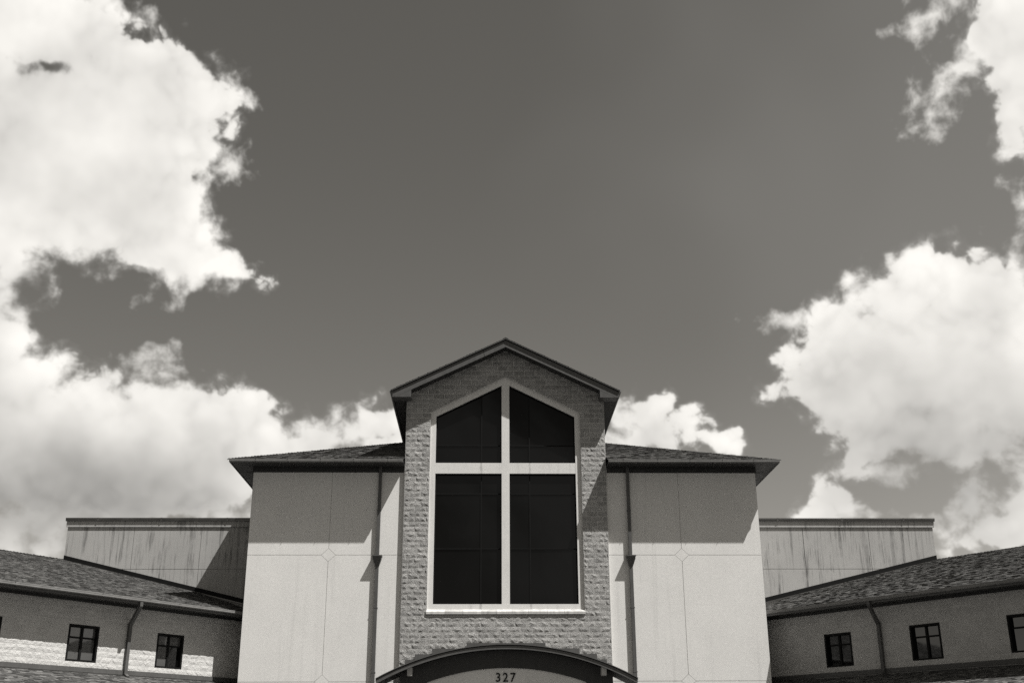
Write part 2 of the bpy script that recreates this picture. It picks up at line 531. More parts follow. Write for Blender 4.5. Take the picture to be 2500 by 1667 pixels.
class Frame:
    """wall frame: x to the right seen from outside, y into the wall, z up (heights above eye level)"""
    def __init__(s, x, y, ang):
        s.o = Vector((x, y, EYE)); s.ang = ang
        s.ex = Vector((math.cos(ang), math.sin(ang), 0)); s.ey = Vector((-math.sin(ang), math.cos(ang), 0))
    def __call__(s, x, y, z):
        return s.o + s.ex * x + s.ey * y + Vector((0, 0, z))
WORLD = Frame(0, 0, 0)
GROUND = -EYE

def clip(poly, a, b, c):
    """part of a convex polygon with a*x + b*z <= c"""
    out = []
    for i, p in enumerate(poly):
        q = poly[(i + 1) % len(poly)]
        dp, dq = a * p[0] + b * p[1] - c, a * q[0] + b * q[1] - c
        if dp <= 0: out.append(p)
        if dp * dq < 0:
            t = dp / (dp - dq)
            out.append((p[0] + (q[0] - p[0]) * t, p[1] + (q[1] - p[1]) * t))
    return out

def area(poly):
    return abs(sum(p[0] * q[1] - q[0] * p[1] for p, q in zip(poly, poly[1:] + poly[:1]))) / 2

# ------------------------------------------------------------------ split-face blocks
BL, BH, JOINT = 0.405, 0.187, 0.013

def block_geo(w, h, rng, amp):
    """rough-faced block, 40 triangles: x 0..w, z 0..h, face towards -y"""
    nx, nz = (4, 2) if w > 0.25 else (2, 2)
    vs, fs, idx = [], [], {}
    for j in range(nz + 1):
        for i in range(nx + 1):
            x, z = w * i / nx, h * j / nz
            rim = i in (0, nx) or j in (0, nz)
            y = -0.0015 - rng.random() * 0.003 * amp if rim else -0.004 - rng.random() * 0.026 * amp
            if not rim: x += rng.uniform(-.3, .3) * w / nx; z += rng.uniform(-.3, .3) * h / nz
            elif i not in (0, nx): x += rng.uniform(-.2, .2) * w / nx
            idx[i, j] = len(vs); vs.append((x, y, z))
    for j in range(nz):
        for i in range(nx):
            q = (idx[i, j], idx[i + 1, j], idx[i + 1, j + 1], idx[i, j + 1])
            if rng.random() < .5: fs += [(q[0], q[1], q[2]), (q[0], q[2], q[3])]
            else: fs += [(q[0], q[1], q[3]), (q[1], q[2], q[3])]
    loop = [idx[i, 0] for i in range(nx + 1)] + [idx[nx, j] for j in range(1, nz + 1)] + [idx[i, nz] for i in range(nx - 1, -1, -1)] + [idx[0, j] for j in range(nz - 1, 0, -1)]
    n = len(vs)
    vs += [(vs[k][0], 0.012, vs[k][2]) for k in loop]
    m = len(loop)
    fs += [(loop[k], n + k, n + (k + 1) % m, loop[(k + 1) % m]) for k in range(m)]
    return vs, fs

def cut_geo(poly, rng, amp):
    cx = sum(p[0] for p in poly) / len(poly); cz = sum(p[1] for p in poly) / len(poly)
    k = len(poly)
    vs = [(x, -0.005 - rng.random() * 0.010 * amp, z) for x, z in poly] + [(cx, -0.02 - rng.random() * 0.03 * amp, cz)] + [(x, 0.012, z) for x, z in poly]
    fs = [(i, (i + 1) % k, k) for i in range(k)] + [(i, k + 1 + i, k + 1 + (i + 1) % k, (i + 1) % k) for i in range(k)]
    return vs, fs

def lay_blocks(fr, parent, mat, x0, x1, z0, z1, cutter, amp, limit, rank, seed, name='block'):
    """running bond; whole blocks share meshes; the `limit` that rank first stand alone, the rest join one mesh"""
    rng = random.Random(seed)
    geo = {}
    cells = []
    rows = int(math.ceil((z1 - z0) / BH))
    for r in range(rows):
        za, zb = z0 + r * BH, min(z0 + (r + 1) * BH, z1)
        x = x0 - (0.5 * BL if r % 2 else 0.0)
        if rng.random() < 0.12: x -= 0.25 * BL
        while x < x1:
            xa, xb = max(x, x0), min(x + BL, x1)
            x += BL
            if xb - xa < 0.03: continue
            j = JOINT / 2
            rect = [(xa + j, za + j), (xb - j, za + j), (xb - j, zb - j), (xa + j, zb - j)]
            for poly in (cutter(rect) if cutter else [rect]):
                if len(poly) >= 3 and area(poly) > 0.0012: cells.append(poly)
    cells.sort(key=lambda p: rank(sum(q[0] for q in p) / len(p), sum(q[1] for q in p) / len(p)))
    rest = MB()
    for i, poly in enumerate(cells):
        xs = [p[0] for p in poly]; zs = [p[1] for p in poly]
        xa, za, w, h = min(xs), min(zs), max(xs) - min(xs), max(zs) - min(zs)
        rect = len(poly) == 4 and abs(area(poly) - w * h) < 1e-6
        if rect:
            key = (round(w, 2), round(h, 3), rng.randrange(14))
            if key not in geo: geo[key] = [block_geo(w, h, rng, amp), None]
            g = geo[key]
        else:
            g = [cut_geo([(x - xa, z - za) for x, z in poly], rng, amp), None]
        vs, fs = g[0]
        if i < limit:
            if g[1] is None:
                me = bpy.data.meshes.new(name)
                me.from_pydata(vs, [], fs); me.update(); me.materials.append(mat)
                g[1] = me
            o = bpy.data.objects.new(name, g[1])
            C.objects.link(o)
            o.parent = parent
            o.location = fr(xa, 0, za) - base_of(parent)
            o.rotation_euler = (0, 0, fr.ang)
        else:
            rest.add([fr(xa + x, y, za + z) for x, y, z in vs], fs)
    if rest.v: rest.build(name + 's', mat, parent, kind='stuff', fix=False)

# ------------------------------------------------------------------ shingles
def lay_shingles(parent, origin, eu, ew, poly, seed, expo=0.125, width=0.17, name='shingles', lift=0.0):
    """laminated shingles on a roof plane: eu along the eave, ew up the slope, poly the convex outline"""
    rng = random.Random(seed)
    eu, ew = Vector(eu).normalized(), Vector(ew).normalized()
    en = eu.cross(ew).normalized()
    mb = MB()
    w0, w1 = min(p[1] for p in poly), max(p[1] for p in poly)
    u0, u1 = min(p[0] for p in poly), max(p[0] for p in poly)
    k = 0; w = w0
    edges = [(poly[i], poly[(i + 1) % len(poly)]) for i in range(len(poly))]
    sg = 1 if sum(p[0] * q[1] - q[0] * p[1] for p, q in edges) > 0 else -1
    while w < w1:
        u = u0 - rng.random() * width
        while u < u1:
            ww = width * rng.uniform(0.45, 1.35)
            th = rng.choice((0.010, 0.012, 0.022))
            drop = rng.choice((0, 0, 0.012)) if w > w0 else 0
            rect = [(u, w - drop), (u + ww, w - drop), (u + ww, w + expo + 0.02), (u, w + expo + 0.02)]
            u += ww
            c = rect
            for p, q in edges:
                c = clip(c, sg * (q[1] - p[1]), -sg * (q[0] - p[0]), sg * ((q[1] - p[1]) * p[0] - (q[0] - p[0]) * p[1]))
                if len(c) < 3: break
            if len(c) < 3 or area(c) < 0.0008: continue
            def pt(a, b, up): return origin + eu * a + ew * b + en * (up + lift)
            vs = [pt(a, b, 0.004 + th * max(0, 1 - (b - w) / expo)) for a, b in c]
            fs = [tuple(range(len(c)))]
            lo = [i for i in range(len(c)) if c[i][1] < w + 0.004]
            if len(lo) == 2:
                a, b = sorted(lo, key=lambda i: c[i][0])
                n = len(vs)
                vs += [pt(c[a][0], c[a][1], -0.002), pt(c[b][0], c[b][1], -0.002)]
                fs.append((n, n + 1, b, a))
            mb.add(vs, fs)
        w += expo
    return mb.build(name, M['shingle'], parent, kind='stuff', fix=False)

def hip_caps(parent, a, b, up, width=0.2, step=0.14, name='hip_caps'):
    """cap shingles lapped along a hip or ridge"""
    a, b = Vector(a), Vector(b)
    t = (b - a).normalized(); side = t.cross(Vector((0, 0, 1))).normalized()
    rng = random.Random(5)
    mb = MB()
    n = int((b - a).length / step)
    for i in range(n):
        p = a + t * i * step
        h = 0.028 + rng.random() * 0.014
        q = p + t * (step + 0.02)
        dn = Vector((0, 0, -up))
        top0, top1 = p + Vector((0, 0, h)), q + Vector((0, 0, 0.012))
        l0, r0 = p + side * width / 2 + dn * width / 2 + Vector((0, 0, h)), p - side * width / 2 + dn * width / 2 + Vector((0, 0, h))
        l1, r1 = q + side * width / 2 + dn * width / 2 + Vector((0, 0, 0.012)), q - side * width / 2 + dn * width / 2 + Vector((0, 0, 0.012))
        dz = Vector((0, 0, -0.03))
        mb.add([top0, l0, l1, top1, r0, r1, top0 + dz, l0 + dz, r0 + dz], [(0, 1, 2, 3), (4, 0, 3, 5), (0, 6, 7, 1), (0, 4, 8, 6)])
    return mb.build(name, M['shingle'], parent, kind='stuff', fix=False)

# ------------------------------------------------------------------ gutters and pipes
def gutter(parent, fr, x0, x1, y, ztop, seams, name='gutter'):
    """K-style gutter along x; y = its front face (negative = out from the wall)"""
    mb = MB()
    prof = [(0, 0), (0, -0.024), (0.006, -0.030), (0.008, -0.078), (0.030, -0.105), (0.118, -0.105), (0.118, -0.006), (0.105, -0.006), (0.105, -0.09), (0.05, -0.09), (0.03, -0.055), (0.012, -0.012), (0.012, 0)]
    k = len(prof)
    vs = [fr(x0, y + a, ztop + b) for a, b in prof] + [fr(x1, y + a, ztop + b) for a, b in prof]
    mb.add(vs, [(i, (i + 1) % k, (i + 1) % k + k, i + k) for i in range(k)])
    for xe in (x0, x1):                         # end caps
        mb.add([fr(xe, y + a, ztop + b) for a, b in [(0, 0), (0.008, -0.078), (0.030, -0.105), (0.118, -0.105), (0.118, 0)]], [(0, 1, 2, 3, 4)])
    g = mb.build(name, M['gutter'], parent)
    for x in seams:
        MB().box(x - 0.008, x + 0.008, y - 0.004, y + 0.11, ztop - 0.109, ztop - 0.104, fr).box(x - 0.008, x + 0.008, y - 0.004, y + 0.01, ztop - 0.03, ztop + 0.003, fr).build('gutter_seam', M['frame'], g)
    return g

# ------------------------------------------------------------------ ground
g = MB().add([(-3000, -3000, 0), (3000, -3000, 0), (3000, 3000, 0), (-3000, 3000, 0)], [(0, 1, 2, 3)]).build('ground', M['paving'], kind='structure')

MB().add([(-2.4, 20, 0.004), (2.4, 20, 0.004), (2.4, 40.9, 0.004), (-2.4, 40.9, 0.004)], [(0, 1, 2, 3)]).build('added_bounce_path', M['concrete'], kind='structure')  # unseen pale strip, added to bounce sunlight up onto the canopy panel

# ------------------------------------------------------------------ rear hall: long parapet wall behind everything
YH = 45.0
hall = thing('rear_hall', (0, YH + 12, 0), 'flat-topped rear hall of streaked grey stucco showing at both sides behind the wing roofs', 'building')
HF = Frame(0, YH, 0)
HX, HTOP = 17.28, 9.22
MB().box(-HX, HX, 0.02, 26, GROUND, HTOP - 0.1, HF).build('wall', M['hall'], hall)
def hall_panels(sx):
    xs = [9.2, 11.99, 14.64, HX]
    zs = [GROUND, 3.4, 7.215, 8.87]
    g = 0.009
    for i in range(3):
        for k in range(3):
            a, b = sorted((sx * xs[i], sx * xs[i + 1]))
            MB().box(a + (g if i or sx < 0 else 0), b - g, 0.0, 0.02, zs[k] + g, zs[k + 1] - g, HF).build('wall_panel', M['hall'], hall)
    a, b = sorted((sx * 9.2, sx * (HX + 0.05)))
    MB().box(a, b, -0.045, 0.02, 8.87, 9.10, HF).build('cornice', M['hall'], hall)
    a, b = sorted((sx * 9.2, sx * (HX + 0.09)))
    c = MB().box(a, b, -0.085, 0.25, 9.103, 9.225, HF)
    c.box(a, b, -0.10, -0.085, 9.165, 9.225, HF).box(a, b, -0.095, -0.085, 9.103, 9.118, HF)
    c = c.build('coping', M['coping'], hall)
    for x in (11.0, 13.6, 16.1):
        MB().box(sx * x - 0.03, sx * x + 0.03, -0.104, 0.2, 9.10, 9.23, HF).build('coping_joint', M['coping'], c)
for sx in (-1, 1): hall_panels(sx)

# ------------------------------------------------------------------ entrance block: stucco front with hipped roof
YW = 41.12
WX, WTOP = 9.31, 10.14
EAVE_Y, EAVE_Z, HIP = -0.76, 10.44, 0.38                    # roof edge, its height, roof pitch
blockb = thing('entrance_block', (0, YW + 10, 0), 'pale stucco central block with scored diamond joints and a low hipped shingle roof', 'building')
WF = Frame(0, YW, 0)
wm = MB().box(-3.71, 3.71, 0.9, 20, GROUND, 10.33, WF)
for sx in (-1, 1):
    a, b = sorted((sx * 3.71, sx * (WX - 0.002)))
    wm.box(a, b, 0.02, 20, GROUND, 10.34, WF)
wm.build('wall', M['stucco'], blockb)
def stucco_panels(sx):
    g = 0.008
    DX, DV, XC = 0.255, 0.236, 6.40
    rows = [(GROUND, 2.71), (2.71, 7.10), (7.10, 10.36)]
    cols = [(3.70, XC), (XC, WX)]
    for zi, (za, zb) in enumerate(rows):
        for ci, (xa, xb) in enumerate(cols):
            poly = [(xa + (g if ci else 0), za + g), (xb - (g if ci == 0 else 0), za + g), (xb - (g if ci == 0 else 0), zb - g), (xa + (g if ci else 0), zb - g)]
            for zc in (2.71, 7.10):                        # corner cut away for the diamond
                for s1 in (-1, 1):
                    for s2 in (-1, 1):
                        mx, mz = (xa + xb) / 2 - XC, (za + zb) / 2 - zc
                        if mx * s1 > 0 and mz * s2 > 0 and min(abs(za - zc), abs(zb - zc)) < 0.01:
                            poly = clip(poly, -s1 / DX, -s2 / DV, -(1 + g * 5) - s1 * XC / DX - s2 * zc / DV)
            poly = [(sx * x, z) for x, z in poly]
            MB().prism(poly, WF, 0.0, 0.02).build('wall_panel', M['stucco'], blockb)
    for zc in (2.71, 7.10):
        d = 1 - 0.012
        MB().prism([(sx * XC - DX * d, zc), (sx * XC, zc - DV * d), (sx * XC + DX * d, zc), (sx * XC, zc + DV * d)], WF, 0.0, 0.02).build('diamond_panel', M['stucco'], blockb)
for sx in (-1, 1): stucco_panels(sx)

# frieze, soffit, fascia, gutter and roof
def eaves():
    OX = WX + 0.75                                         # roof edge at the sides
    for sx in (-1, 1):
        a, b = sorted((sx * 3.77, sx * WX))
        MB().box(a, b, -0.03, 0.0, WTOP, 10.345, WF).build('frieze', M['soffit'], blockb)
        a, b = sorted((sx * WX, sx * (WX + 0.03)))
        MB().box(a, b, -0.03, 20, WTOP, 10.345, WF).build('frieze', M['soffit'], blockb)
        a, b = sorted((sx * 3.75, sx * (OX - 0.03)))
        MB().box(a, b, EAVE_Y + 0.03, 0.0, 10.345, 10.365, WF).build('soffit', M['soffit'], blockb)
        a, b = sorted((sx * (WX + 0.001), sx * (OX - 0.03)))
        MB().box(a, b, 0.001, 20.7, 10.346, 10.366, WF).build('soffit', M['soffit'], blockb)
        a, b = sorted((sx * 3.75, sx * OX))
        MB().box(a, b, EAVE_Y, EAVE_Y + 0.03, 10.325, EAVE_Z - 0.01, WF).build('fascia', M['metal'], blockb)
        a, b = sorted((sx * (OX - 0.03), sx * OX))
        MB().box(a, b, EAVE_Y + 0.031, 20.7, 10.325, EAVE_Z - 0.01, WF).build('fascia', M['metal'], blockb)
        a, b = sorted((sx * 3.76, sx * OX))
        seams = [sx * x for x in (4.3, 5.55, 6.75, 7.95, 9.1)]
        gutter(blockb, WF, a, b, EAVE_Y - 0.105, EAVE_Z, seams)
    # hipped roof: pyramid over the block
    top = OX * HIP
    ya, yb = EAVE_Y - 0.03, EAVE_Y - 0.03 + 2 * OX
    pts = [WF(-OX - .03, ya, EAVE_Z), WF(OX + .03, ya, EAVE_Z), WF(OX + .03, yb, EAVE_Z), WF(-OX - .03, yb, EAVE_Z), WF(0, (ya + yb) / 2, EAVE_Z + top)]
    half = OX + .03
    rise = lambda x: (half - abs(x)) * HIP
    cx = 3.74
    rv = [pts[1], pts[2], pts[3], pts[0], pts[4]]
    vs = rv + [WF(-cx, ya, EAVE_Z), WF(-cx, ya + half - cx, EAVE_Z + rise(cx)), WF(cx, ya, EAVE_Z), WF(cx, ya + half - cx, EAVE_Z + rise(cx))]
    rf = MB().add(vs, [(0, 1, 4, 8), (1, 2, 4), (2, 3, 6, 4), (3, 5, 6), (7, 0, 8)]).build('roof', M['shingle'], blockb)
    sl = math.hypot(1, HIP)
    for sx in (-1, 1):
        poly = [(sx * half, -0.02), (sx * cx, -0.02), (sx * cx, (half - cx) * sl)]
        lay_shingles(rf, WF(0, ya, EAVE_Z), (1, 0, 0), (0, 1, HIP), poly, 2 + sx)
    ap = pts[4]
    for k in (0, 1): hip_caps(rf, pts[k], ap, HIP * 0.7)
eaves()

# rainwater heads and pipes on the front
def rainwater(x):
    p = MB().sweep([WF(x, -0.075, 10.345), WF(x, -0.075, 7.06)], 0.115, 0.09, (1, 0, 0)).build('downspout', M['metal'], blockb)
    q = MB().sweep([WF(x, -0.075, 6.70), WF(x, -0.075, GROUND)], 0.115, 0.09, (1, 0, 0)).build('downspout', M['metal'], blockb)
    for z in (8.7, 5.2, 3.0):
        MB().box(x - 0.075, x + 0.075, -0.125, -0.001, z, z + 0.035, WF).build('strap', M['metal'], p if z > 7 else q)
    h = MB()
    def ring(w, d, z): return [WF(x - w / 2, -0.004, z), WF(x + w / 2, -0.004, z), WF(x + w / 2, -d, z), WF(x - w / 2, -d, z)]
    rings = [ring(0.12, 0.115, 6.66), ring(0.30, 0.225, 6.93), ring(0.31, 0.235, 7.02), ring(0.35, 0.262, 7.022), ring(0.35, 0.262, 7.062)]
    vs = [v for r in rings for v in r]
    fs = [(0, 1, 2, 3), (16, 19, 18, 17)]
    for i in range(4): fs += [(4 * i + k, 4 * i + (k + 1) % 4, 4 * i + 4 + (k + 1) % 4, 4 * i + 4 + k) for k in range(4)]
    h.add(vs, fs).build('rainwater_head', M['metal'], blockb)
rainwater(-4.625); rainwater(4.525)

# ------------------------------------------------------------------ gabled tower with the cross-shaped window bars
YT = 41.0
TX = 3.73
tower = thing('gabled_tower', (0, YT + 4, 0), 'gabled split-face block tower with a tall window crossed by a pale cross', 'tower')
TF = Frame(0, YT, 0)
OPX, OPS, OPA, OPB = 2.81, 12.46, 13.87, 5.10                # recess: half width, shoulder, peak, bottom
SL = (OPA - OPS) / OPX
RAKE, RTOP = 0.484, 15.20                                    # roof pitch, top of the roof deck at the ridge
def tower_wall():
    fill = MB()
    fill.box(-TX, -OPX, 0, 0.35, GROUND, 12.85, TF).box(OPX, TX, 0, 0.35, GROUND, 12.85, TF)
    fill.box(-OPX, OPX, 0, 0.35, GROUND, OPB, TF)
    gt = lambda x: RTOP - 0.14 - RAKE * abs(x)
    for s in (-1, 1):
        fill.prism([(0, OPA), (0, gt(0)), (s * TX, gt(TX)), (s * TX, 12.851), (s * OPX, 12.851), (s * OPX, OPS)], TF, 0, 0.35)
    fill.box(-TX, TX, 0.35, 9.0, GROUND, 12.8, TF)
    wall = fill.build('wall', M['mortar'], tower)
    def cutter(rect):
        xm = (rect[0][0] + rect[1][0]) / 2; za, zb = rect[0][1], rect[2][1]
        out = []
        if zb <= OPB + 0.02: return [rect]
        if za >= OPS - 0.1:
            for s in (-1, 1):
                c = clip(rect, -s, 0, 0.0)                     # this half
                c = clip(c, -s * SL, -1, -OPA)                 # above the sloping head
                c = clip(c, s * RAKE, 1, RTOP - 0.16)          # below the roof
                out.append(c)
            if xm and rect[0][0] > 0: out = out[1:]
            elif rect[1][0] < 0: out = out[:1]
            return [c for c in out if len(c) >= 3]
        for s in (-1, 1):
            c = clip(rect, -s, 0, -OPX)
            if za < OPB: c = rect if s < 0 else []
            if len(c) >= 3: out.append(c)
        return out
    rank = lambda x, z: (0 if 3.3 < z < 12.6 else 1, -abs(x) if z > 5.2 else -9, z)
    z0 = 3.99 - 30 * BH
    lay_blocks(TF, wall, M['block'], -TX, TX, z0 + 25 * BH, 15.2, cutter, 0.85, 300, rank, 3)
tower_wall()

def tower_window():
    Y0 = 0.085                                              # surround sits back from the block face
    win = bpy.data.objects.new('window', None); C.objects.link(win); win.parent = tower
    win.location = (0, YT - base_of(tower).y, 0)
    IX, IB, IS, IA = 2.605, 5.35, 12.30, 12.30 + SL * (2.605 - 0.145)
    sur = MB()
    sur.prism([(-OPX, OPB), (-IX, OPB), (-IX, IS), (-OPX, OPS)], TF, Y0, 0.30)
    sur.prism([(IX, OPB), (OPX, OPB), (OPX, OPS), (IX, IS)], TF, Y0, 0.30)
    sur.prism([(-IX, OPB), (IX, OPB), (IX, IB), (-IX, IB)], TF, Y0, 0.30)
    sur.prism([(-OPX, OPS), (-IX, IS), (-0.145, IA), (-0.145, OPA - SL * 0.145)], TF, Y0, 0.30)
    sur.prism([(0.145, OPA - SL * 0.145), (0.145, IA), (IX, IS), (OPX, OPS)], TF, Y0, 0.30)
    sur.prism([(-0.145, IA), (0.145, IA), (0.145, OPA - SL * 0.145), (0, OPA), (-0.145, OPA - SL * 0.145)], TF, Y0, 0.30)
    sur.build('surround', M['trim'], win)
    MB().box(-0.145, 0.145, Y0 + 0.003, 0.28, IB, IA, TF).build('upright_bar', M['trim'], win)
    for s in (-1, 1):
        a, b = sorted((s * 0.145, s * IX))
        MB().box(a, b, Y0 + 0.003, 0.28, 10.105, 10.505, TF).build('cross_bar', M['trim'], win)
    rng = random.Random(21)
    G, FR = 0.20, 0.035
    def pane(poly):
        t1, t2 = rng.uniform(-.004, .004), rng.uniform(-.004, .004)
        cx = sum(p[0] for p in poly) / len(poly); cz = sum(p[1] for p in poly) / len(poly)
        v = [TF(x, G + (x - cx) * t1 + (z - cz) * t2, z) for x, z in poly]
        v += [p + Vector((0, 0.012, 0)) for p in v]
        k = len(poly)
        MB().add(v, [tuple(range(k)), tuple(range(2 * k - 1, k - 1, -1))] + [(i, i + k, (i + 1) % k + k, (i + 1) % k) for i in range(k)]).build('pane', M['glass'], win)
    for s in (-1, 1):
        head = lambda x: IA + SL * 0.145 - SL * abs(x)
        cols = [(0.145, 0.895), (0.895, IX)]
        for c0, c1 in cols:
            for z0, z1 in ((IB, 7.33), (7.33, 9.355), (9.355, 10.105), (10.505, 11.19)):
                a, b = sorted((s * c0, s * c1))
                pane([(a, z0), (b, z0), (b, z1), (a, z1)])
            p = [(s * c0, 11.19), (s * c1, 11.19), (s * c1, head(c1)), (s * c0, head(c0))]
            pane(p if s > 0 else p[::-1])
        f = MB()                                            # dark metal frame of each half
        a, b = sorted((s * 0.875, s * 0.915))
        f.box(a, b, G - 0.03, G + 0.02, IB, 10.105, TF).box(a, b, G - 0.03, G + 0.02, 10.505, head(0.9), TF)
        a, b = sorted((s * 0.18, s * (IX - 0.035)))
        for z in (7.33, 9.355, 11.19): f.box(a, b, G - 0.028, G + 0.018, z - 0.02, z + 0.02, TF)
        for z0, z1 in ((IB, 10.105), (10.505, 0)):
            a, b = sorted((s * 0.145, s * 0.18)); f.box(a, b, G - 0.05, G + 0.02, z0, z1 or head(0.18), TF)
            a, b = sorted((s * (IX - 0.045), s * IX)); f.box(a, b, G - 0.05, G + 0.02, z0, z1 or head(IX), TF)
            a, b = sorted((s * 0.18, s * (IX - 0.045)))
            f.box(a, b, G - 0.049, G + 0.02, z0, z0 + 0.035, TF)
            if z1: f.box(a, b, G - 0.049, G + 0.02, z1 - 0.05, z1, TF)
        h0, h1 = head(0.18), head(IX - 0.045)
        f.prism([(s * 0.18, h0 - 0.05), (s * (IX - 0.045), h1 - 0.05), (s * (IX - 0.045), h1), (s * 0.18, h0)], TF, G - 0.049, G + 0.02)
        f.build('frame', M['frame'], win)
    # sill of cast stones with a weathered slope
    cuts = [-2.83, -2.16, -1.52, -0.86, -0.33, 0.22, 0.80, 1.47, 2.08, 2.83]
    for a, b in zip(cuts, cuts[1:]):
        lift = rng.uniform(-.003, .003)
        m = MB()
        prof = [(0.30, 4.99), (-0.052, 4.99), (-0.052, 5.075), (0.084, 5.165), (0.30, 5.165)]
        k = len(prof)
        vs = [TF(a + 0.003, y + lift, z) for y, z in prof] + [TF(b - 0.003, y + lift, z) for y, z in prof]
        m.add(vs, [tuple(range(k)), tuple(range(2 * k - 1, k - 1, -1))] + [(i, i + k, (i + 1) % k + k, (i + 1) % k) for i in range(k)])
        m.build('sill_stone', M['stone'], win)
tower_window()

def tower_roof():
    YF = -0.55                                              # face of the barge board
    EX = 4.27
    root = MB()
    deck = lambda x: RTOP - RAKE * abs(x)
    for s in (-1, 1):                                       # the two slopes, with a thick lapped edge
        p = [(0, RTOP), (s * EX, deck(EX)), (s * EX, deck(EX) - 0.03), (0, RTOP - 0.03)]
        root.prism(p, TF, YF - 0.055, 9.5)
    roof = root.build('roof', M['shingle'], tower)
    sl = math.hypot(1, RAKE)
    for s in (-1, 1):
        # courses run along y; seen from below they show only as a stepped edge
        o = TF(s * EX, YF - 0.06, deck(EX))
        L = EX * sl
        lay_shingles(roof, o, (0, -1, 0) if s < 0 else (0, 1, 0), (-s, 0, RAKE), [(0, -0.03), (10 * (1 if s > 0 else -1), -0.03), (10 * (1 if s > 0 else -1), L), (0, L)] if s > 0 else [(-10, -0.03), (0, -0.03), (0, L), (-10, L)], 40 + s)
    hip_caps(roof, TF(0, YF - 0.06, RTOP + 0.012), TF(0, 9.4, RTOP + 0.012), RAKE, name='ridge_caps')
    bt, bb = 0.03, 0.33                                     # barge board: top and bottom below the deck
    for s in (-1, 1):
        b = [(0, RTOP - bt), (s * 4.24, deck(4.24) - bt), (s * 4.24, deck(4.24) - 0.20), (s * 4.12, deck(4.12) - bb), (0, RTOP - bb)]
        MB().prism(b if s > 0 else b[::-1], TF, YF, YF + 0.03).build('barge_board', M['metal'], tower)
        if s < 0:
            xj = -0.80
            MB().prism([(xj, deck(xj) - bb - 0.002), (xj + 0.012, deck(xj) - bb - 0.002), (xj - 0.05, deck(xj) - 0.06), (xj - 0.062, deck(xj) - 0.06)], TF, YF - 0.003, YF + 0.001).build('board_joint', M['frame'], tower)
        # drip edge that shades the top of the board
        MB().prism([(0, RTOP - 0.031), (s * EX, deck(EX) - 0.031), (s * EX, deck(EX) - 0.055), (0, RTOP - 0.055)], TF, YF - 0.045, YF + 0.03).build('drip_edge', M['frame'], tower)
        # boxed return at the foot of the gable
        r = [(s * 3.54, 12.87), (s * 4.24, 12.87), (s * 4.24, deck(4.24) - 0.21), (s * 3.54, deck(3.54) - bb + 0.01)]
        MB().prism(r if s > 0 else r[::-1], TF, YF + 0.002, -0.03).build('eave_return', M['metal'], tower)
        # sloping soffit under the gable overhang and level soffit down the side
        t = [(0, RTOP - bb + 0.05), (s * 3.54, deck(3.54) - bb + 0.05), (s * 3.54, deck(3.54) - bb + 0.03), (0, RTOP - bb + 0.03)]
        MB().prism(t, TF, YF + 0.03, 0.0).build('gable_soffit', M['soffit'], tower)
        a, b = sorted((s * TX, s * 4.24))
        MB().box(a, b, -0.03, 9.4, 12.87, 12.89, TF).build('soffit', M['soffit'], tower)
        a, b = sorted((s * 4.21, s * 4.24))
        MB().box(a, b, YF + 0.031, 9.4, 12.85, deck(4.24) - 0.03, TF).build('fascia', M['metal'], tower)
        # eave gutter along the side
        fr = Frame(s * 4.245, YT, -s * math.pi / 2 if s < 0 else math.pi / 2)
        fr2 = Frame(s * 4.245, YT, math.pi / 2 if s > 0 else -math.pi / 2)
        x0, x1 = (YF - 0.02, 9.4) if s > 0 else (-9.4, -(YF - 0.02))
        gutter(tower, fr2, x0, x1, -0.12, 13.19, [])
tower_roof()

